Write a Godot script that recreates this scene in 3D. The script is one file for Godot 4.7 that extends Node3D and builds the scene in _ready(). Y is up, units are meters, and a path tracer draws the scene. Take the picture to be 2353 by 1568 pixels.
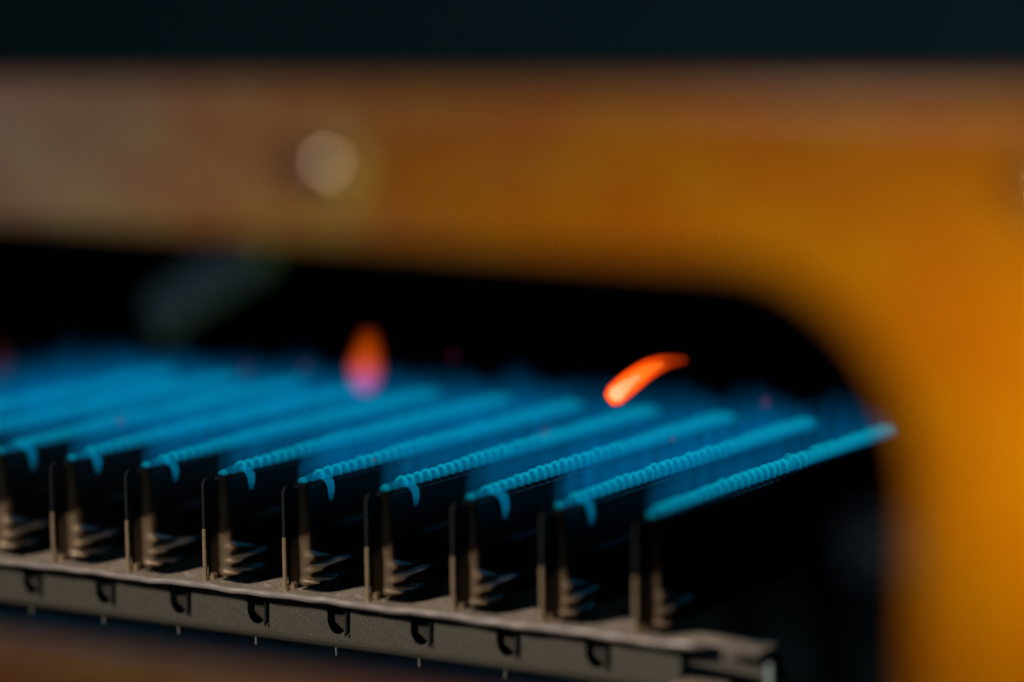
extends Node3D
# A lit gas burner seen through the opening of a boiler's front panel. x runs along the row of burner bars, blades run back along -z.

const PITCH := 0.02          # from blade to blade
const TOP := 0.0205          # height of the ported top of a blade above the tray ledge
const LENGTH := 0.122

var used := {}
var M := {}
var rng := RandomNumberGenerator.new()


# ---------- naming and tagging ----------
func numbered(called: String) -> String:
	var n: int = used.get(called, 0)
	used[called] = n + 1
	return called if n == 0 else "%s_%03d" % [called, n]


func tag(o: Node, label: String, category: String, group := "", kind := "") -> void:
	o.set_meta("label", label)
	if category:
		o.set_meta("category", category)
	if group:
		o.set_meta("group", group)
	if kind:
		o.set_meta("kind", kind)


func thing(called: String, label: String, category: String, at := Vector3.ZERO, group := "") -> Node3D:
	var o := Node3D.new()
	o.name = numbered(called)
	add_child(o)
	o.position = at
	tag(o, label, category, group)
	return o


func part(called: String, mesh: Mesh, mat: Material, parent: Node, at := Vector3.ZERO) -> MeshInstance3D:
	var o := MeshInstance3D.new()
	o.name = called
	o.mesh = mesh
	o.material_override = mat
	o.position = at
	parent.add_child(o, true)
	var n := 0
	for c in parent.get_children():
		if c != o and String(c.name).begins_with(called):
			n += 1
	if n:
		o.name = "%s_%03d" % [called, n]
	return o


# ---------- shapes ----------
func grid_mesh(rows: Array, close_u := false, colors: Array = [], uvs: Array = [], smooth := true) -> ArrayMesh:
	# rows of points; quads between neighbours
	var st := SurfaceTool.new()
	st.begin(Mesh.PRIMITIVE_TRIANGLES)
	st.set_smooth_group(0 if smooth else -1)
	add_grid(st, rows, close_u, colors, uvs)
	st.generate_normals()
	return st.commit()


func add_grid(st: SurfaceTool, rows: Array, close_u := false, colors: Array = [], uvs: Array = []) -> void:
	for r in rows.size() - 1:
		var n: int = rows[r].size()
		for k in (n if close_u else n - 1):
			var k1 := (k + 1) % n
			var q := [[r, k], [r + 1, k], [r + 1, k1], [r, k], [r + 1, k1], [r, k1]]
			for c in q:
				if colors.size():
					st.set_color(colors[c[0]][c[1]])
				if uvs.size():
					st.set_uv(uvs[c[0]][c[1]])
				st.add_vertex(rows[c[0]][c[1]])


func quad(st: SurfaceTool, a: Vector3, b: Vector3, c: Vector3, d: Vector3) -> void:
	for p in [a, b, c, a, c, d]:
		st.add_vertex(p)


func chamfer_box(lo: Vector3, hi: Vector3, b := 0.0002) -> ArrayMesh:
	# a box whose twelve edges are cut
	var st := SurfaceTool.new()
	st.begin(Mesh.PRIMITIVE_TRIANGLES)
	st.set_smooth_group(-1)
	var c := (lo + hi) / 2.0
	var h := (hi - lo) / 2.0
	b = minf(b, minf(h.x, minf(h.y, h.z)) * 0.6)
	for axis in 3:
		for s in [-1.0, 1.0]:
			var u := (axis + 1) % 3
			var v := (axis + 2) % 3
			var pts := []
			for k in [[-1, -1], [1, -1], [1, 1], [-1, 1]]:
				var p := Vector3.ZERO
				p[axis] = s * h[axis]
				p[u] = k[0] * (h[u] - b)
				p[v] = k[1] * (h[v] - b)
				pts.append(c + p)
			if s > 0:
				pts.reverse()
			quad(st, pts[0], pts[1], pts[2], pts[3])
	for axis in 3:
		var u := (axis + 1) % 3
		var v := (axis + 2) % 3
		for su in [-1.0, 1.0]:
			for sv in [-1.0, 1.0]:
				var pts := []
				for k in [[-1.0, 0], [1.0, 0], [1.0, 1], [-1.0, 1]]:
					var p := Vector3.ZERO
					p[axis] = k[0] * (h[axis] - b)
					p[u] = su * (h[u] - (b if k[1] == 1 else 0.0))
					p[v] = sv * (h[v] - (b if k[1] == 0 else 0.0))
					pts.append(c + p)
				if su * sv > 0:
					pts.reverse()
				quad(st, pts[0], pts[1], pts[2], pts[3])
	for sx in [-1.0, 1.0]:
		for sy in [-1.0, 1.0]:
			for sz in [-1.0, 1.0]:
				var s := Vector3(sx, sy, sz)
				var tri := []
				for k in 3:
					var p := s * (h - Vector3.ONE * b)
					p[k] = s[k] * h[k]
					tri.append(c + p)
				if sx * sy * sz > 0:
					tri.reverse()
				for p in tri:
					st.add_vertex(p)
	st.generate_normals()
	return st.commit()


func lathe(profile: Array, steps := 32, axis := Vector3(0, 0, 1)) -> ArrayMesh:
	# profile of (radius, height along axis)
	var side := Vector3(1, 0, 0)
	var other := axis.cross(side)
	var rows := []
	for p in profile:
		var row := []
		for k in steps:
			var a := TAU * k / steps
			row.append(side * cos(a) * p.x + other * sin(a) * p.x + axis * p.y)
		rows.append(row)
	return grid_mesh(rows, true)


func tube(path: Array, radii: Array, steps := 12, flat := 1.0, alphas: Array = []) -> ArrayMesh:
	# a closed swept tube through a smooth curve; v of its texture runs along it
	var n := 20
	var rows := []
	var cols := []
	var uvs := []
	var up := Vector3(0.31, 0.1, 0.94).normalized()
	for i in n + 1:
		var t := float(i) / n * (path.size() - 1)
		var k := mini(int(t), path.size() - 2)
		var f := t - k
		var a: Vector3 = path[maxi(k - 1, 0)]
		var b: Vector3 = path[k]
		var c: Vector3 = path[k + 1]
		var d: Vector3 = path[mini(k + 2, path.size() - 1)]
		var p := b.cubic_interpolate(c, a, d, f)
		var p2 := b.cubic_interpolate(c, a, d, minf(f + 0.02, 1.0)) - b.cubic_interpolate(c, a, d, maxf(f - 0.02, 0.0))
		var dir := p2.normalized()
		var s := dir.cross(up).normalized()
		var o := s.cross(dir)
		var r: float = lerpf(radii[k], radii[k + 1], f)
		var al: float = 1.0 if alphas.is_empty() else lerpf(alphas[k], alphas[k + 1], f)
		if i == 0 or i == n:
			r = 0.00002
		var row := []
		var cr := []
		var ur := []
		for j in steps:
			var g := TAU * j / steps
			row.append(p + s * cos(g) * r + o * sin(g) * r * flat)
			cr.append(Color(1, 1, 1, al))
			ur.append(Vector2(float(j) / steps, float(i) / n))
		rows.append(row)
		cols.append(cr)
		uvs.append(ur)
	return grid_mesh(rows, true, cols, uvs)


# ---------- materials ----------
func noise_tex(seed_: int, freq: float, ramp: Array, size := 256, octaves := 4) -> NoiseTexture2D:
	var n := FastNoiseLite.new()
	n.seed = seed_
	n.noise_type = FastNoiseLite.TYPE_SIMPLEX_SMOOTH
	n.frequency = freq
	n.fractal_octaves = octaves
	var t := NoiseTexture2D.new()
	t.noise = n
	t.width = size
	t.height = size
	t.seamless = true
	if ramp.size():
		var g := Gradient.new()
		var off := PackedFloat32Array()
		var col := PackedColorArray()
		for k in ramp.size():
			off.append(float(k) / (ramp.size() - 1))
			col.append(ramp[k].linear_to_srgb())
		g.offsets = off
		g.colors = col
		t.color_ramp = g
	return t


func surface(called: String, ramp: Array, rough: float, metal := 0.0, scale := 40.0, relief := 0.0, spec := 0.5) -> StandardMaterial3D:
	var m := StandardMaterial3D.new()
	m.resource_name = called
	m.albedo_texture = noise_tex(called.hash() % 1000, 0.018, ramp)
	m.roughness = rough
	m.metallic = metal
	m.metallic_specular = spec
	m.uv1_triplanar = true
	m.uv1_scale = Vector3.ONE * scale
	if relief > 0.0:
		m.heightmap_enabled = true
		m.heightmap_texture = noise_tex(7 + called.hash() % 1000, 0.05, [], 256, 5)
		m.heightmap_scale = relief
	return m


func flame_mat(called: String, color: Color, energy: float, tex: Texture2D = null) -> StandardMaterial3D:
	var m := StandardMaterial3D.new()
	m.resource_name = called
	m.albedo_color = Color(0, 0, 0)
	m.vertex_color_use_as_albedo = true
	m.transparency = BaseMaterial3D.TRANSPARENCY_ALPHA
	m.roughness = 1.0
	m.specular_mode = BaseMaterial3D.SPECULAR_DISABLED
	m.emission_enabled = true
	m.emission = color.linear_to_srgb()
	m.emission_energy_multiplier = energy
	if tex:
		m.emission_operator = BaseMaterial3D.EMISSION_OP_MULTIPLY
		m.emission_texture = tex
	return m


func strip_tex(stops: Array) -> ImageTexture:
	# a flame's own colour along its length
	var im := Image.create(4, 64, false, Image.FORMAT_RGBA8)
	for y in 64:
		var t := y / 63.0 * (stops.size() - 1)
		var k := mini(int(t), stops.size() - 2)
		var c: Color = stops[k].lerp(stops[k + 1], t - k)
		for x in 4:
			im.set_pixel(x, y, c.linear_to_srgb())
	return ImageTexture.create_from_image(im)


func make_materials() -> void:
	M.paint = surface("panel_paint", [Color(0.62, 0.50, 0.52), Color(1.0, 0.96, 0.95), Color(0.88, 0.60, 0.64), Color(1.0, 1.02, 0.95), Color(0.9, 0.72, 0.75)], 0.26, 0.0, 9.0, 0.0, 0.16)
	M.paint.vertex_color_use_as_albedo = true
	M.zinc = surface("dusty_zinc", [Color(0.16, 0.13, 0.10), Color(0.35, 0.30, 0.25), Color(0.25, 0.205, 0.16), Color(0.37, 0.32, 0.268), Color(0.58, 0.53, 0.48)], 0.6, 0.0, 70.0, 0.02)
	M.edge = surface("cut_edge_metal", [Color(0.17, 0.155, 0.155), Color(0.24, 0.22, 0.22), Color(0.20, 0.175, 0.165)], 0.45, 0.3, 90.0)
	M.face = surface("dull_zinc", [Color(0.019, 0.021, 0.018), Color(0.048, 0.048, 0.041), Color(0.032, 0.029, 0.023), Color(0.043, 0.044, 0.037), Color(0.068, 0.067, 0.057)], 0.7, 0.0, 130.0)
	M.tan_steel = surface("bright_steel", [Color(0.48, 0.355, 0.23), Color(0.62, 0.48, 0.32), Color(0.55, 0.41, 0.265)], 0.32, 0.75, 80.0)
	M.steel = surface("heat_dulled_steel", [Color(0.105, 0.08, 0.052), Color(0.175, 0.132, 0.088), Color(0.135, 0.099, 0.065)], 0.42, 0.4, 60.0)
	M.steel.vertex_color_use_as_albedo = true
	M.seam = surface("darkened_steel", [Color(0.007, 0.010, 0.012), Color(0.011, 0.015, 0.017)], 0.4, 0.0, 60.0, 0.0, 0.3)
	M.soot_shade = surface("sooted_steel", [Color(0.0016, 0.0052, 0.0076), Color(0.0026, 0.0072, 0.0100)], 0.8, 0.0, 20.0, 0.0, 0.1)
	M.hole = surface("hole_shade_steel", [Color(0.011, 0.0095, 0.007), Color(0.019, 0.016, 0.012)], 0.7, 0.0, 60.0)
	M.wall = surface("teal_wall_paint", [Color(0.004, 0.048, 0.082), Color(0.007, 0.062, 0.10)], 0.8, 0.0, 2.0)
	M.dark_grey = surface("dark_blue_grey_metal", [Color(0.0035, 0.0085, 0.014), Color(0.0055, 0.0115, 0.019)], 0.7, 0.0, 60.0, 0.0, 0.12)
	M.grey = surface("grey_metal", [Color(0.18, 0.28, 0.30), Color(0.26, 0.37, 0.39)], 0.5, 0.2, 60.0)
	M.chrome = surface("screw_metal", [Color(0.094, 0.069, 0.053), Color(0.128, 0.094, 0.073)], 0.12, 1.0, 60.0)
	M.glint_bar = surface("pin_wire", [Color(0.30, 0.29, 0.27), Color(0.38, 0.37, 0.35)], 0.4, 0.2, 60.0)  # bright tone standing in for edge highlights below the tray face
	M.washer = surface("brass_washer", [Color(0.024, 0.014, 0.008), Color(0.034, 0.020, 0.011)], 0.5, 0.0, 60.0, 0.0, 0.3)
	M.cone = flame_mat("flame_cone", Color(0.003, 0.47, 0.60), 1.0)
	M.glow = flame_mat("port_glow", Color(0.0, 0.155, 0.29), 1.0)
	M.mantle = flame_mat("flame_mantle", Color(0.0, 0.26, 0.66), 0.92)
	M.hook = flame_mat("side_flame", Color(0.0, 0.30, 0.58), 1.0)
	M.orange = flame_mat("orange_flame", Color(1.0, 0.070, 0.002), 1.5, strip_tex([Color(1, 1, 1), Color(1, 1, 1), Color(0.75, 0.7, 0.6)]))
	M.orange_mid = flame_mat("orange_flame_middle", Color(1.0, 0.27, 0.02), 2.2)
	M.orange_core = flame_mat("orange_flame_core", Color(1.0, 0.64, 0.40), 3.6)
	M.plume = flame_mat("plume_flame", Color(1, 1, 1), 1.0, strip_tex([Color(0.42, 0.12, 0.50), Color(0.60, 0.09, 0.34), Color(0.75, 0.075, 0.01), Color(0.62, 0.075, 0.0), Color(0.5, 0.05, 0.0)]))
	M.spark = flame_mat("flame_spark", Color(0.32, 0.03, 0.15), 0.26)


# ---------- the place ----------
func _ready() -> void:
	rng.seed = 41
	# camera: a 101 mm lens on a 36 x 24 frame, focused on the nearer burner blades
	var cam := Camera3D.new()
	cam.name = "camera"
	add_child(cam)
	cam.position = Vector3(0.39281626, 0.12041403, 0.45954557)
	var yaw := deg_to_rad(31.26406371)
	var pitch := deg_to_rad(7.07857661)
	var roll := deg_to_rad(-0.58073661)
	var fw := Vector3(-sin(yaw) * cos(pitch), -sin(pitch), -cos(yaw) * cos(pitch))
	var right := Vector3(cos(yaw), 0, -sin(yaw))
	var up := right.cross(fw)
	cam.basis = Basis(right * cos(roll) + up * sin(roll), up * cos(roll) - right * sin(roll), -fw)
	var lens := CameraAttributesPhysical.new()
	lens.frustum_focal_length = 100.9
	lens.frustum_focus_distance = 0.5815
	lens.frustum_near = 0.02
	lens.frustum_far = 20.0
	lens.exposure_aperture = 3.75
	cam.attributes = lens
	cam.near = 0.02
	cam.far = 20.0
	cam.fov = rad_to_deg(2.0 * atan(784.0 / 6592.87))
	cam.current = true

	var env := Environment.new()
	env.background_mode = Environment.BG_COLOR
	env.background_color = Color(0.0009, 0.0036, 0.0058).linear_to_srgb()
	env.tonemap_mode = Environment.TONE_MAPPER_LINEAR
	env.tonemap_exposure = 1.0
	env.sdfgi_enabled = true
	env.ssao_enabled = true
	env.ssil_enabled = true
	var we := WorldEnvironment.new()
	we.name = "environment"
	we.environment = env
	add_child(we)

	# lamps: the room's lamp above the camera, an added soft fill to the left, an added amber spot at the right
	area("room_lamp", Vector3(0.05, 0.25, 0.56), Vector3(0.07, 0.0, 0.0), Vector2(0.035, 0.035), Color(1.0, 0.84, 0.68), 0.43)
	area("added_fill_light", Vector3(-0.32, 0.10, 0.52), Vector3(0.10, 0.08, 0.12), Vector2(0.24, 0.24), Color(0.93, 0.97, 1.0), 0.03)
	var amber := SpotLight3D.new()
	amber.name = "added_amber_spot"
	amber.light_color = Color(1.0, 0.90, 0.10).linear_to_srgb()
	amber.light_energy = 4.2
	amber.light_size = 0.03
	amber.spot_angle = 11.3
	amber.spot_angle_attenuation = 1.0
	amber.spot_range = 3.0
	amber.spot_attenuation = 2.0
	amber.shadow_enabled = true
	add_child(amber)
	amber.look_at_from_position(Vector3(0.50, 0.065, 0.215), Vector3(0.292, 0.066, 0.135))

	make_materials()
	make_room()
	make_chamber()
	make_panel()
	make_tray()
	make_blades()
	make_flames()
	make_details()


func area(called: String, at: Vector3, towards: Vector3, size: Vector2, color: Color, energy: float) -> void:
	var l := AreaLight3D.new()
	l.name = called
	l.area_size = size
	l.light_color = color.linear_to_srgb()
	l.light_energy = energy
	l.area_range = 5.0
	l.area_attenuation = 2.0
	l.shadow_enabled = true
	add_child(l)
	l.look_at_from_position(at, towards)


func make_room() -> void:
	var o := part("wall", chamfer_box(Vector3(-3, -1.5, -1.30), Vector3(2.5, 1.8, -1.22), 0.002), M.wall, self)
	used["wall"] = 1
	tag(o, "dark teal wall far behind the burner, above the panel's top edge", "", "", "structure")


func make_chamber() -> void:
	var o := thing("combustion_chamber", "black sooty sheet metal chamber behind and around the burning blades", "burner chamber", Vector3(0, 0, 0))
	part("back_wall", chamfer_box(Vector3(-0.16, -0.06, -0.204), Vector3(0.30, 0.0865, -0.20)), M.soot_shade, o)
	part("side_wall", chamfer_box(Vector3(-0.164, -0.06, -0.1995), Vector3(-0.16, 0.0865, 0.1280)), M.soot_shade, o)
	part("side_wall", chamfer_box(Vector3(0.30, -0.06, -0.1995), Vector3(0.304, 0.0865, 0.1280)), M.soot_shade, o)
	part("ceiling_plate", chamfer_box(Vector3(-0.164, 0.087, -0.204), Vector3(0.304, 0.0895, 0.1280)), M.soot_shade, o)
	part("floor_plate", chamfer_box(Vector3(-0.164, -0.064, -0.204), Vector3(0.304, -0.0605, 0.1280)), M.soot_shade, o)


func rounded(lo: Vector2, hi: Vector2, r: Array, steps := 14) -> Array:
	# corners in the order: top right, top left, bottom left, bottom right; returns points with outward normals
	var out := []
	var cs := [Vector2(hi.x, hi.y), Vector2(lo.x, hi.y), Vector2(lo.x, lo.y), Vector2(hi.x, lo.y)]
	var sg := [Vector2(1, 1), Vector2(-1, 1), Vector2(-1, -1), Vector2(1, -1)]
	for k in 4:
		var rad: float = r[k]
		var c: Vector2 = cs[k] - sg[k] * rad
		for i in steps + 1:
			var a := PI / 2 * (k + float(i) / steps)
			var n := Vector2(cos(a), sin(a))
			out.append([c + n * rad, n])
		var k2 := (k + 1) % 4
		var nrm := Vector2.UP if k == 5 else Vector2(cos(PI / 2 * (k + 1)), sin(PI / 2 * (k + 1)))
		var from: Vector2 = c + nrm * rad
		var to: Vector2 = cs[k2] - sg[k2] * r[k2] + nrm * r[k2]
		for i in range(1, 30):
			out.append([from.lerp(to, i / 30.0), nrm])
	return out


func sheen_and_primer(x: float, y: float, nz: FastNoiseLite) -> Color:
	# amber enamel; towards the left a grey sheen is painted into the colour, with reddish primer showing between
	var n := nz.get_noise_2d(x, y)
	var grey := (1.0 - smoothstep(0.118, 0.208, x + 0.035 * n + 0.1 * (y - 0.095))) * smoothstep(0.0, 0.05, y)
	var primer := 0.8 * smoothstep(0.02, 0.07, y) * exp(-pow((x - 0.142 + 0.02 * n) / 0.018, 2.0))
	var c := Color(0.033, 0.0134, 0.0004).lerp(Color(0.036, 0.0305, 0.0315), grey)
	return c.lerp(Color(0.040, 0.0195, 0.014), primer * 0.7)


func make_panel() -> void:
	var o := thing("front_panel", "orange brown painted metal panel with a rounded opening round the flames", "panel", Vector3(0, 0, 0.135))
	var inner := rounded(Vector2(-0.14, 0.0232), Vector2(0.2524, 0.0857), [0.0280, 0.020, 0.010, 0.009])
	var outer := rounded(Vector2(-0.19, -0.075), Vector2(0.42, 0.1080), [0.004, 0.004, 0.004, 0.004])
	o.rotation.z = deg_to_rad(-0.35)
	o.position += Vector3(0, 0.00067, 0)
	var rows := []
	# back of the inner flange, round the rolled edge, across the face, round the outer edge and back
	var prof := [[0, 0.0012, -0.0060], [0, 0.0, -0.0060], [0, 0.0, -0.0016], [0, 0.0002, -0.0008], [0, 0.0007, -0.00025], [0, 0.0016, 0.0],
		[2, 0.08, 0.0], [2, 0.16, 0.0], [2, 0.25, 0.0], [2, 0.38, 0.0], [2, 0.52, 0.0], [2, 0.66, 0.0], [2, 0.82, 0.0], [1, -0.0016, 0.0], [1, -0.0007, -0.00025], [1, -0.0002, -0.0008], [1, 0.0, -0.0016], [1, 0.0, -0.0055], [1, -0.0012, -0.0055], [1, -0.0012, -0.0012], [0, 0.0012, -0.0012], [0, 0.0012, -0.0060]]
	var nz := FastNoiseLite.new()
	nz.seed = 12
	nz.frequency = 22.0
	var cols := []
	for p in prof:
		var row := []
		var cr := []
		for k in inner.size():
			var e = inner[k] if p[0] == 0 else outer[k]
			var q: Vector2 = e[0] + e[1] * p[1]
			if p[0] == 2:
				q = (inner[k][0] + inner[k][1] * 0.0016).lerp(outer[k][0] - outer[k][1] * 0.0016, p[1])
			row.append(Vector3(q.x, q.y, p[2]))
			cr.append(sheen_and_primer(q.x, q.y, nz))
		rows.append(row)
		cols.append(cr)
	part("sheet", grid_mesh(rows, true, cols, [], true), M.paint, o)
	# screws stand in the panel
	for a in [[Vector3(0.1669, 0.0954, 0.0), "domed steel screw in the panel's top bar, left of the frame's middle"], [Vector3(0.2740, 0.0958, 0.0), "steel screw half cut off by the right edge of the photo"]]:
		var s := thing("panel_screw", a[1], "screw", Vector3(0, 0, 0.135) + a[0], "screws in the front panel")
		part("washer", lathe([Vector2(0.0018, 0.0001), Vector2(0.0018, 0.0004), Vector2(0.0046, 0.0005), Vector2(0.0050, 0.0003), Vector2(0.0050, 0.0001)]), M.washer, s)
		part("neck", lathe([Vector2(0.0022, 0.0003), Vector2(0.0022, 0.0018)]), M.soot_shade, s)
		var dome := [Vector2(0.0020, 0.0016), Vector2(0.0027, 0.0018)]
		for i in 11:
			var t := deg_to_rad(28.0) * (1.0 - i / 10.0)
			dome.append(Vector2(0.00575 * sin(t) + 0.00001, 0.0019 + 0.00575 * (cos(t) - cos(deg_to_rad(28.0)))))
		part("head", lathe(dome, 72), M.chrome, s)


func make_tray() -> void:
	var o := thing("burner_tray", "dusty grey tan metal tray rail that carries the row of burner bars", "burner tray", Vector3.ZERO)
	# ledge: a sheet with a scalloped back edge and a bent right end
	var x0 := -0.10
	var x1 := 0.1665
	var n := 330
	var topr := []
	var rows := [[], [], [], [], [], [], [], [], []]
	for i in n + 1:
		var x := lerpf(x0, x1, float(i) / n)
		var ph := fposmod(x, PITCH) / PITCH
		var zb := -0.0035
		if x < 0.145:
			zb = -0.0035 - 0.0070 * smoothstep(0.42, 0.80, ph) - 0.010 * (1.0 - smoothstep(0.03, 0.1, ph))
		else:
			zb = -0.0035 - 0.0035 * smoothstep(0.145, 0.165, x)
		var zf := 0.0018 + 0.00018 * sin(x * 310.0) + 0.0001 * sin(x * 940.0 + 1.0)
		zf += -0.0030 * exp(-pow((x - 0.1560) / 0.0024, 2.0)) + 0.0056 * exp(-pow((x - 0.1625) / 0.0020, 2.0))
		var lift := 0.0010 * exp(-pow((ph - 0.72) / 0.16, 2.0)) if x < 0.145 else 0.0009 * exp(-pow((x - 0.1525) / 0.004, 2.0))
		var th := 0.0013
		if x > 0.150:
			th = lerpf(0.0013, 0.0009, smoothstep(0.150, 0.157, x))
		var wob := 0.00012 * sin(x * 210.0) + 0.00008 * sin(x * 640.0)
		var ps := [[zf - 0.0004, -th], [zf, -th + 0.0003], [zf + 0.00005, -0.0004], [zf - 0.0003, 0.0], [lerpf(zf, zb, 0.35), lift * 0.25], [lerpf(zf, zb, 0.7), lift * 0.8], [zb, lift], [zb, lift - 0.0009], [zf - 0.0010, -th]]
		for k in 9:
			rows[k].append(Vector3(x, ps[k][1] + wob, ps[k][0]))
	part("ledge", grid_mesh([rows[3], rows[4], rows[5], rows[6], rows[7], rows[8], rows[0]]), M.zinc, o)
	part("cut_edge", grid_mesh([rows[0], rows[1], rows[2], rows[3]]), M.edge, o)
	# front face set back under the ledge, with D-shaped holes
	var holes := []
	for k in range(-4, 7):
		var h := PackedVector2Array()
		var cx := k * PITCH + 0.0085
		h.append(Vector2(cx - 0.0026, -0.0012))
		for i in 13:
			var a := PI + PI * i / 12.0
			if a > 1.80 * PI:
				break
			h.append(Vector2(cx - 0.0002 + 0.0024 * cos(a), -0.0061 + 0.0030 * sin(a)))
		h.append(Vector2(cx + 0.0017, -0.0077))
		h.append(Vector2(cx + 0.0014, -0.0099))
		h.append(Vector2(cx + 0.0029, -0.0100))
		h.append(Vector2(cx + 0.0031, -0.0012))
		holes.append([cx, h])
	var st := SurfaceTool.new()
	st.begin(Mesh.PRIMITIVE_TRIANGLES)
	st.set_smooth_group(-1)
	var face_x1 := 0.1464
	for k in holes.size():
		var left: float = x0 if k == 0 else (holes[k][0] - PITCH / 2)
		var rgt: float = face_x1 if k == holes.size() - 1 else (holes[k][0] + PITCH / 2)
		var hp: PackedVector2Array = holes[k][1]
		# plate outline that dips round the hole (the hole is open at the top edge, under the ledge)
		var pl := PackedVector2Array([Vector2(left, -0.0012)])
		for p in hp:
			pl.append(p)
		pl.append(Vector2(rgt, -0.0012))
		pl.append(Vector2(rgt, -0.0102))
		pl.append(Vector2(left, -0.0102))
		var tri := Geometry2D.triangulate_polygon(pl)
		for t in tri:
			st.add_vertex(Vector3(pl[t].x, pl[t].y, -0.006))
		for i in range(1, hp.size()):
			var a: Vector2 = hp[i - 1]
			var b: Vector2 = hp[i]
			quad(st, Vector3(a.x, a.y, -0.006), Vector3(b.x, b.y, -0.006), Vector3(b.x, b.y, -0.0068), Vector3(a.x, a.y, -0.0068))
	# the rolled lower edge
	var roll_ := []
	for a in [[-0.0102, -0.0060], [-0.0110, -0.00615], [-0.0117, -0.0066], [-0.0123, -0.0074], [-0.0127, -0.0086], [-0.0129, -0.0102], [-0.0130, -0.0190]]:
		roll_.append([Vector3(x0, a[0], a[1]), Vector3(face_x1, a[0], a[1])])
	add_grid(st, roll_)
	st.generate_normals()
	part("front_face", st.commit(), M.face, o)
	for k in holes.size():
		var cx: float = holes[k][0]
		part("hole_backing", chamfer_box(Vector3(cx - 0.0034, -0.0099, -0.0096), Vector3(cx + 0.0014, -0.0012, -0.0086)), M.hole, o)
		part("slot_tab", chamfer_box(Vector3(cx + 0.0019, -0.0087, -0.0085), Vector3(cx + 0.0024, -0.0012, -0.0056), 0.0001), M.seam, o)
		# thin bright bars below the face, shaped as highlights on unseen edges
		part("glint_bar", chamfer_box(Vector3(cx - 0.0009, -0.0136, -0.0066), Vector3(cx - 0.0007, -0.0120, -0.0061), 0.0001), M.glint_bar, o)
	# end plate, its folded flange and the slanted brace inside the open end
	part("end_plate", chamfer_box(Vector3(0.1658, -0.030, -0.0070), Vector3(0.1669, -0.0016, -0.0025)), M.grey, o)
	var br := part("end_brace", chamfer_box(Vector3(-0.011, -0.0011, -0.0006), Vector3(0.011, 0.0011, 0.0006)), M.face, o, Vector3(0.1556, -0.0064, -0.0095))
	br.rotation.z = deg_to_rad(-4)
	part("end_tab", chamfer_box(Vector3(0.1475, -0.0185, -0.006), Vector3(0.1585, -0.0082, 0.003), 0.0012), M.zinc, o)


func blade_width(l: float, y: float, q := 1.0) -> float:
	# half the thickness of a pressed blade, l metres behind its front and y above the ledge
	var w := lerpf(0.00033, 0.0019, smoothstep(0.0042, 0.0062, l))
	w *= lerpf(1.0, 0.80, smoothstep(0.013, 0.020, y))
	# long shallow bead near the bottom half
	w += 0.0005 * exp(-pow((y - 0.0105) / 0.0012, 2.0)) * smoothstep(0.012, 0.02, l)
	# flared folds of the inlet throat, pointing back and tapering to a tip
	for f in [[0.0036, 0.0170 * q, 0.0011, 0.0004, 0.0011, 0.0026], [0.0044, 0.0210 * (2.0 - q), 0.0030, 0.0036, 0.0012, 0.0024], [0.0046, 0.0138 * q, 0.0062, 0.0048, 0.0017, 0.0012]]:
		var t := clampf((l - f[0]) / (f[1] - f[0]), 0.0, 1.0)
		if t > 0.0 and t < 1.0:
			var yc := lerpf(f[2], f[3], t * t) + 0.0005 * sin(PI * t) * (1.0 if f[3] > f[2] else -0.6)
			var half: float = f[4] * sqrt(1.0 - t) * smoothstep(0.0, 0.12, t)
			if half > 0.0:
				var d: float = (y - yc) / half
				if absf(d) < 1.0:
					var prof := pow(1.0 - absf(d), 0.8) if d > 0.0 else pow(1.0 - absf(d), 1.6)
					w += f[5] * prof * smoothstep(0.0, 0.2, t) * (1.0 - 0.45 * t)
	return w


func soot_shade(l: float, y: float) -> Color:
	# painted-in shade blackens the steel near the flames and along its length; a brown tint where it begins
	var n := 0.0005 * sin(l * 700.0) + 0.0003 * sin(l * 1700.0 + y * 500.0)
	var t := maxf(smoothstep(0.0085, 0.0130, y + n), maxf(smoothstep(0.0180, 0.0225, l + n), smoothstep(0.0062, 0.0084, l + n) * smoothstep(0.0052, 0.0070, y - 0.25 * (0.0084 - l))))
	return Color(1, 1, 1).lerp(Color(0.075, 0.042, 0.036), smoothstep(0.0, 0.5, t)).lerp(Color(0.035, 0.042, 0.05), smoothstep(0.4, 1.0, t))


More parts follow.
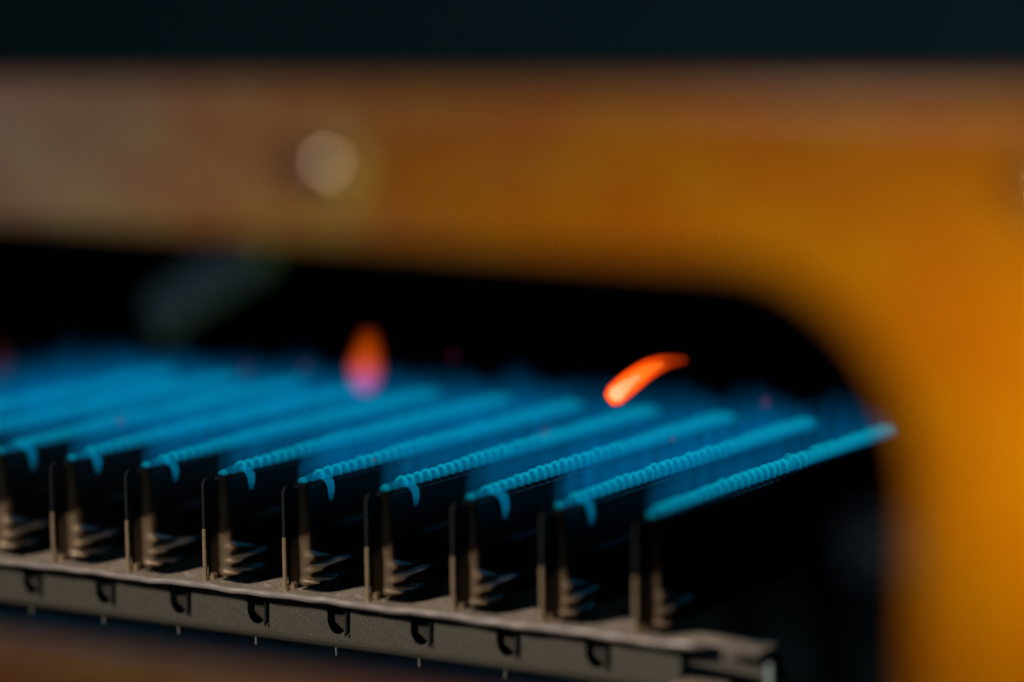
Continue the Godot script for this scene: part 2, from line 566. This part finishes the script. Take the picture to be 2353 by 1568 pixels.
func make_blades() -> void:
	# one pressed body, shared by every blade
	var ls := []
	for i in 15:
		ls.append(0.0016 + 0.0003 * i)
	for i in 26:
		ls.append(0.0061 + 0.00055 * i)
	for i in 14:
		ls.append(0.0210 + (LENGTH - 0.0210) * i / 13.0)
	var ys := []
	for i in 52:
		ys.append(lerpf(0.0001, TOP, i / 51.0))
	var bodies := []
	for q in [1.0, 0.93, 1.07, 0.97]:
		var st := SurfaceTool.new()
		st.begin(Mesh.PRIMITIVE_TRIANGLES)
		st.set_smooth_group(0)
		for side in [1.0, -1.0]:
			var rows := []
			var cols := []
			for l in ls:
				var row := []
				var cr := []
				for y in ys:
					cr.append(soot_shade(l, y + (q - 1.0) * 0.012))
					var yy: float = y
					row.append(Vector3(side * blade_width(l, y, q), yy, -l))
				if side > 0:
					row.reverse()
					cr.reverse()
				rows.append(row)
				cols.append(cr)
			add_grid(st, rows, false, cols)
		# top deck and underside
		st.set_color(Color(0.08, 0.08, 0.08))
		for e in [ys.size() - 1, 0]:
			var rows := []
			for l in ls:
				var w := blade_width(l, ys[e], q)
				rows.append([Vector3(-w, ys[e], -l), Vector3(w, ys[e], -l)] if e else [Vector3(w, ys[e], -l), Vector3(-w, ys[e], -l)])
			add_grid(st, rows)
		st.generate_normals()
		bodies.append(st.commit())
	# the doubled strip that closes the front edge, and the thin seam above it with a rounded upper corner
	var post := chamfer_box(Vector3(-0.00040, -0.0004, -0.0005), Vector3(0.00040, 0.0110, 0.0004), 0.00026)
	var seam_pts := PackedVector2Array([Vector2(0.0002, 0.0108), Vector2(0.0002, 0.0202), Vector2(-0.0004, 0.0211), Vector2(-0.0014, 0.0214), Vector2(-0.0026, 0.0211), Vector2(-0.0042, 0.0203), Vector2(-0.0042, 0.0108)])
	var ss := SurfaceTool.new()
	ss.begin(Mesh.PRIMITIVE_TRIANGLES)
	ss.set_smooth_group(-1)
	var tri := Geometry2D.triangulate_polygon(seam_pts)
	for s in [1.0, -1.0]:
		for k in tri.size():
			var p: Vector2 = seam_pts[tri[k if s > 0 else tri.size() - 1 - k]]
			ss.add_vertex(Vector3(s * 0.00028, p.y, p.x))
	for k in seam_pts.size():
		var a := seam_pts[k]
		var b := seam_pts[(k + 1) % seam_pts.size()]
		quad(ss, Vector3(-0.00028, a.y, a.x), Vector3(0.00028, a.y, a.x), Vector3(0.00028, b.y, b.x), Vector3(-0.00028, b.y, b.x))
	ss.generate_normals()
	var seam := ss.commit()
	# the ported strip: little bars across the top with slits between them
	var deck := SurfaceTool.new()
	for k in 39:
		deck.append_from(chamfer_box(Vector3(-0.0016, 0.0, -0.0005), Vector3(0.0016, 0.0005, 0.0005), 0.00012), 0, Transform3D(Basis(), Vector3(0, TOP + 0.00003, -0.0062 - 0.00295 * k)))
	var ports := deck.commit()
	var foot := chamfer_box(Vector3(-0.0007, -0.0003, -0.0034), Vector3(0.0010, 0.0016, -0.0012), 0.0005)
	var proto: Node3D
	for k in range(-3, 8):
		var label := blade_label(k)
		var b: Node3D
		if proto == null:
			b = thing("burner_bar", label, "burner bar", Vector3.ZERO, "row of burner bars")
			part("body", bodies[0], M.steel, b)
			part("front_strip", post, M.tan_steel, b)
			part("seam", seam, M.seam, b)
			part("port_strip", ports, M.soot_shade, b)
			part("foot", foot, M.tan_steel, b)
			proto = b
		else:
			b = proto.duplicate()
			b.name = numbered("burner_bar")
			add_child(b)
			b.set_meta("label", label)
			b.get_child(0).mesh = bodies[(k + 8) % 4]
		b.position = Vector3(k * PITCH, 0.0, 0.0) + Vector3(rng.randf_range(-0.0001, 0.0001), 0, rng.randf_range(-0.0002, 0.0002))
		b.rotation.y = deg_to_rad(rng.randf_range(-0.25, 0.25))


func place_words(k: int) -> String:
	# which one of the eleven, counted from the right, the end that stands nearest
	return ["rightmost", "second from the right", "third from the right", "fourth from the right", "fifth from the right", "sixth from the right", "seventh from the right", "eighth from the right", "third from the left", "second from the left", "leftmost"][7 - k]


func blade_label(k: int) -> String:
	if k >= -0:
		return "dark steel burner bar with tan front edge, %s on tray" % place_words(k)
	return "dark burner bar at the left edge under blurred flames, %s" % place_words(k)


func make_flames() -> void:
	# one port's flame: a thin arch of burning gas across the slit, in four variants
	var arches := []
	for q in 4:
		var w := rng.randf_range(0.00145, 0.0016)
		var h := rng.randf_range(0.0030, 0.0032)
		var lean := rng.randf_range(0.0002, 0.0007)
		var skew := rng.randf_range(-0.0002, 0.0002)
		var rr := rng.randf_range(0.00034, 0.00039)
		arches.append(tube([Vector3(w, 0.0, 0.0002), Vector3(w * 0.97, h * 0.42, 0.0), Vector3(w * 0.62 + skew, h * 0.84, -lean * 0.7), Vector3(skew, h, -lean), Vector3(-w * 0.62 + skew, h * 0.84, -lean * 0.7), Vector3(-w * 0.97, h * 0.42, 0.0), Vector3(-w, 0.0, 0.0002)],
			[rr * 0.5, rr * 0.95, rr * 1.1, rr * 1.15, rr * 1.1, rr * 0.95, rr * 0.5], 10, 1.35, [0.02, 0.10, 0.24, 0.36, 0.24, 0.10, 0.02]))
	# softer, wider ones: the first of a row, and the wavering flames of its far half
	var soft := []
	for q in 3:
		var w := rng.randf_range(0.0011, 0.0014)
		var h := rng.randf_range(0.0025, 0.0031)
		soft.append(tube([Vector3(w, 0.0003, 0.0), Vector3(w * 0.9, h * 0.45, 0.0), Vector3(w * 0.5, h * 0.85, -0.0003), Vector3(0, h, -0.0004), Vector3(-w * 0.5, h * 0.85, -0.0003), Vector3(-w * 0.9, h * 0.45, 0.0), Vector3(-w, 0.0003, 0.0)],
			[0.0005, 0.0009, 0.0010, 0.0010, 0.0010, 0.0009, 0.0005], 10, 1.2, [0.01, 0.08, 0.14, 0.18, 0.14, 0.08, 0.01]))
	# the steady glow along the ports
	var glow := tube([Vector3(0, 0.0010, -0.0052), Vector3(0, 0.0012, -0.0090), Vector3(0, 0.0014, -0.0200), Vector3(0, 0.0015, -0.0500), Vector3(0, 0.0015, -0.0900), Vector3(0, 0.0013, -0.1150), Vector3(0, 0.0010, -0.1205)],
		[0.0004, 0.0008, 0.0011, 0.0012, 0.0012, 0.0011, 0.0004], 14, 1.0, [0.08, 0.22, 0.27, 0.30, 0.30, 0.24, 0.04])
	# the flame that curls out of the side port near the front and licks down the blade
	var hook := tube([Vector3(0.0004, 0.0014, 0), Vector3(0.0022, 0.0012, 0.0001), Vector3(0.0036, 0.0001, 0.0002), Vector3(0.0040, -0.0018, 0.0003), Vector3(0.0038, -0.0040, 0.0003)], [0.0005, 0.0008, 0.0009, 0.0007, 0.0003], 10, 1.3, [0.08, 0.16, 0.19, 0.14, 0.0])
	for k in range(-3, 8):
		var row := thing("gas_flame_row", flame_label(k), "gas flame", Vector3(k * PITCH, TOP, 0.0), "rows of blue gas flames")
		var n := 39
		for i in n:
			if i == 1 and k != 7:
				continue
			var f := part("flame", soft[rng.randi() % 3] if i == 0 or rng.randf() < smoothstep(15.0, 27.0, i) else arches[rng.randi() % 4], M.cone, row, Vector3(rng.randf_range(-0.0001, 0.0001), 0.0004, -0.0064 - 0.00295 * i))
			var h := rng.randf_range(0.95, 1.05) * lerpf(0.72, 1.08, smoothstep(0.0, 16.0, i)) * lerpf(1.0, 0.6, smoothstep(n - 4, n, i))
			f.scale = Vector3(rng.randf_range(0.82, 0.92), h * 0.84, 1.0) * (0.62 if i == 0 else 1.0)
		part("port_glow", glow, M.glow, row)
		part("outer_flame", mantle(k), M.mantle, row)
		if k != 7:
			var sf := part("side_flame", hook, M.hook, row, Vector3(0, 0.0002, -0.0118 + rng.randf_range(-0.0007, 0.0007)))
			sf.scale = Vector3(rng.randf_range(0.85, 1.1), rng.randf_range(0.72, 1.1), 1.0)
			sf.rotation.y = rng.randf_range(-0.3, 0.3)
		# the row's own light
		var l := OmniLight3D.new()
		l.name = "flame_row_light"
		l.light_color = Color(0.05, 0.5, 1.0).linear_to_srgb()
		l.light_energy = 0.00009
		l.light_size = 0.004
		l.omni_range = 2.0
		l.omni_attenuation = 2.0
		l.shadow_enabled = true
		l.position = Vector3(0, 0.007, -0.06)
		row.add_child(l)


func flame_label(k: int) -> String:
	if k == 7:
		return "rightmost row of twisted blue flames, its far end over the orange panel"
	return "blue gas flames twisting like rope along one blade, %s row" % place_words(k)


func mantle(k: int) -> ArrayMesh:
	# the faint outer flame: a closed lens-shaped sheet above the row
	var nz := FastNoiseLite.new()
	nz.seed = 90 + k
	nz.frequency = 60.0
	var strength := 0.18 * (1.0 + 0.22 * sin(k * 2.3 + 0.6))
	var st := SurfaceTool.new()
	st.begin(Mesh.PRIMITIVE_TRIANGLES)
	st.set_smooth_group(0)
	var nl := 34
	var nh := 12
	for side in [1.0, -1.0]:
		var rows := []
		var cols := []
		for i in nl + 1:
			var t := float(i) / nl
			var l := 0.0046 + 0.1145 * t
			var h := 0.0180 * (1.0 + 0.12 * nz.get_noise_1d(l)) * (0.55 + 0.45 * smoothstep(0.0, 0.10, t)) * (0.50 + 0.50 * (1.0 - smoothstep(0.72, 1.0, t)))
			var endw := sqrt(maxf(0.0, sin(PI * clampf(t * 12.0, 0.0, 0.5)) * sin(PI * clampf((1.0 - t) * 12.0, 0.0, 0.5))))
			var row := []
			var cr := []
			for j in nh + 1:
				var v := float(j) / nh
				var w := 0.0021 * pow(1.0 - v, 0.7) * endw * (1.0 + 0.35 * sin(PI * v)) + 0.000005
				row.append(Vector3(side * w, 0.0003 + h * v, -l))
				var a := smoothstep(0.0, 0.16, v) * pow(1.0 - smoothstep(0.03, 1.0, v), 1.55) * strength
				a *= (0.05 + 0.95 * smoothstep(0.0, 0.09, t)) * (0.25 + 0.75 * endw) * (1.0 - 0.6 * smoothstep(0.80, 1.0, t)) * (1.0 + 0.7 * nz.get_noise_2d(l * 4.0 + 5.0, v * 0.01))
				cr.append(Color(1, 1, 1, a))
			if side > 0:
				row.reverse()
				cr.reverse()
			rows.append(row)
			cols.append(cr)
		add_grid(st, rows, false, cols)
	st.generate_normals()
	return st.commit()


func flame_light(o: Node3D, at: Vector3, energy: float) -> void:
	var l := OmniLight3D.new()
	l.name = "flame_light"
	l.light_color = Color(1.0, 0.25, 0.03).linear_to_srgb()
	l.light_energy = energy
	l.light_size = 0.002
	l.omni_range = 2.0
	l.omni_attenuation = 2.0
	l.shadow_enabled = true
	l.position = at
	o.add_child(l)


func make_details() -> void:
	var a := thing("orange_flame", "bright orange flame streak with a pale head, trailing up to the right", "orange flame", Vector3(0.1030, 0.0353, -0.0594))
	var streak := [Vector3(-0.0016, -0.0015, 0.0006), Vector3(-0.0002, -0.0003, 0.0001), Vector3(0.0025, 0.0024, -0.0016), Vector3(0.0058, 0.0052, -0.0040), Vector3(0.0092, 0.0066, -0.0062), Vector3(0.0132, 0.0069, -0.0088)]
	var fat := [0.0015, 0.0027, 0.0028, 0.0025, 0.0020, 0.0012]
	for q in [[1.0, 0.16], [0.92, 0.18], [0.82, 0.20], [0.70, 0.22], [0.56, 0.22]]:
		var rs := []
		for f in fat:
			rs.append(f * q[0])
		part("outer_flame", tube(streak, rs, 14, 1.0, [q[1] * 0.9, q[1], q[1], q[1] * 0.55, q[1] * 0.16, 0.0]), M.orange, a)
	for q in [[1.0, 0.14], [0.8, 0.18], [0.6, 0.2]]:
		part("middle_flame", tube([Vector3(-0.0014, -0.0013, 0.0005) * q[0], Vector3(-0.0001, -0.0002, 0.0), Vector3(0.0025, 0.0024, -0.0016), Vector3(0.0056, 0.0050, -0.0039), Vector3(0.0088, 0.0064, -0.0059)], [0.0010 * q[0], 0.0021 * q[0], 0.0019 * q[0], 0.0014 * q[0], 0.0005 * q[0]], 12, 1.0, [q[1], q[1], q[1], q[1] * 0.5, 0.0]), M.orange_mid, a)
	for q in [[1.0, 0.16], [0.8, 0.2], [0.6, 0.24], [0.4, 0.26]]:
		part("core", tube([Vector3(-0.0011, -0.0010, 0.0004) * q[0], Vector3(0.0, -0.0001, 0.0), Vector3(0.0019, 0.0018, -0.0012), Vector3(0.0044, 0.0040, -0.0030)], [0.0007 * q[0], 0.0018 * q[0], 0.0014 * q[0], 0.0005 * q[0]], 12, 1.0, [q[1] * 0.8, q[1], q[1] * 0.6, 0.0]), M.orange_core, a)
	flame_light(a, Vector3(0.002, 0.0015, -0.001), 0.000003)
	var b := thing("orange_flame", "blurred upright orange flame with a violet foot among the middle rows", "orange flame", Vector3(0.0084, 0.0225, -0.1055))
	for q in [[1.0, 0.20], [0.75, 0.28], [0.5, 0.30]]:
		var rs := []
		for f in [0.0016, 0.0038, 0.0046, 0.0038, 0.0020]:
			rs.append(f * q[0])
		part("outer_flame", tube([Vector3(0, 0.0005, 0), Vector3(0.0, 0.0034, 0), Vector3(0.0001, 0.0074, 0), Vector3(0.0003, 0.0114, -0.0006), Vector3(0.0006, 0.0170, -0.001)], rs, 14, 1.0, [q[1] * 0.4, q[1], q[1], q[1] * 0.55, 0.0]), M.plume, b)
	flame_light(b, Vector3(0, 0.006, 0), 0.000003)
	var c := thing("orange_flame", "dim reddish flame cut off by the left edge above the flame rows", "orange flame", Vector3(-0.1095, 0.0185, -0.106))
	part("outer_flame", tube([Vector3(0, 0, 0), Vector3(0.0, 0.0030, 0), Vector3(0.0003, 0.0070, 0), Vector3(0.0009, 0.0130, 0)], [0.0020, 0.0042, 0.0044, 0.0020], 12, 1.0, [0.01, 0.02, 0.02, 0.0]), M.plume, c)
	var spots := [[Vector3(-0.0229, 0.0280, -0.1000), 0.0011, "faint violet spark above the left flame rows, left of a similar one"], [Vector3(-0.0107, 0.0285, -0.1074), 0.0010, "faint violet spark just left of the upright orange flame"], [Vector3(-0.0044, 0.0262, -0.0283), 0.0008, "pinkish spark over the third flame row from the left"],
		[Vector3(0.0660, 0.0238, -0.0236), 0.0004, "tiny pink spark on the middle flame row near its front"], [Vector3(0.0755, 0.0227, -0.0763), 0.0010, "round violet spark below the orange flame streak"], [Vector3(0.0254, 0.0318, -0.1181), 0.0009, "dark red spark above the middle rows, right of the upright flame"],
		[Vector3(0.1167, 0.0288, -0.1024), 0.0012, "dark red spark over the right rows, before the panel's edge"], [Vector3(0.1136, 0.0257, -0.0645), 0.0006, "thin pinkish spark on the third flame row from the right"]]
	for s in spots:
		var r: float = s[1]
		var o := part("flame_spark", tube([Vector3(0, -r * 1.1, 0), Vector3(0, -r * 0.4, 0), Vector3(0.0002, r * 0.6, 0), Vector3(0.0003, r * 1.7, 0)], [r * 0.5, r, r * 0.85, r * 0.2], 10, 1.0, [0.15, 0.3, 0.25, 0.03]), M.spark, self)
		o.position = s[0]
		o.name = numbered("flame_spark")
		tag(o, s[2], "spark", "sparks among the flames")
	# a flat grey strip hanging slantwise behind the panel's top bar, and a spring clip behind its right edge
	var st := thing("metal_strap", "slanted dim grey metal strap hanging below the panel's top bar", "strap", Vector3(0.1335, 0.0765, 0.122))
	var m := part("strip", chamfer_box(Vector3(-0.0140, -0.0036, -0.0004), Vector3(0.0180, 0.0036, 0.0004)), M.dark_grey, st)
	m.rotation = Vector3(0, deg_to_rad(-17), deg_to_rad(25))
	part("rivet", lathe([Vector2(0.0014, 0.0004), Vector2(0.0013, 0.0009), Vector2(0.0005, 0.0013), Vector2(0.00001, 0.0014)]), M.dark_grey, st, Vector3(0.0105, 0.0066, 0))
	var cl := thing("panel_clip", "dim grey spring clip just inside the panel's right edge", "clip", Vector3(0.2465, 0.0485, 0.126))
	part("tongue", chamfer_box(Vector3(-0.0050, -0.0035, -0.0004), Vector3(0.0045, 0.0035, 0.0004)), M.dark_grey, cl)
	part("bend", chamfer_box(Vector3(0.0046, -0.0035, -0.0006), Vector3(0.0056, 0.0035, 0.0030)), M.dark_grey, cl)
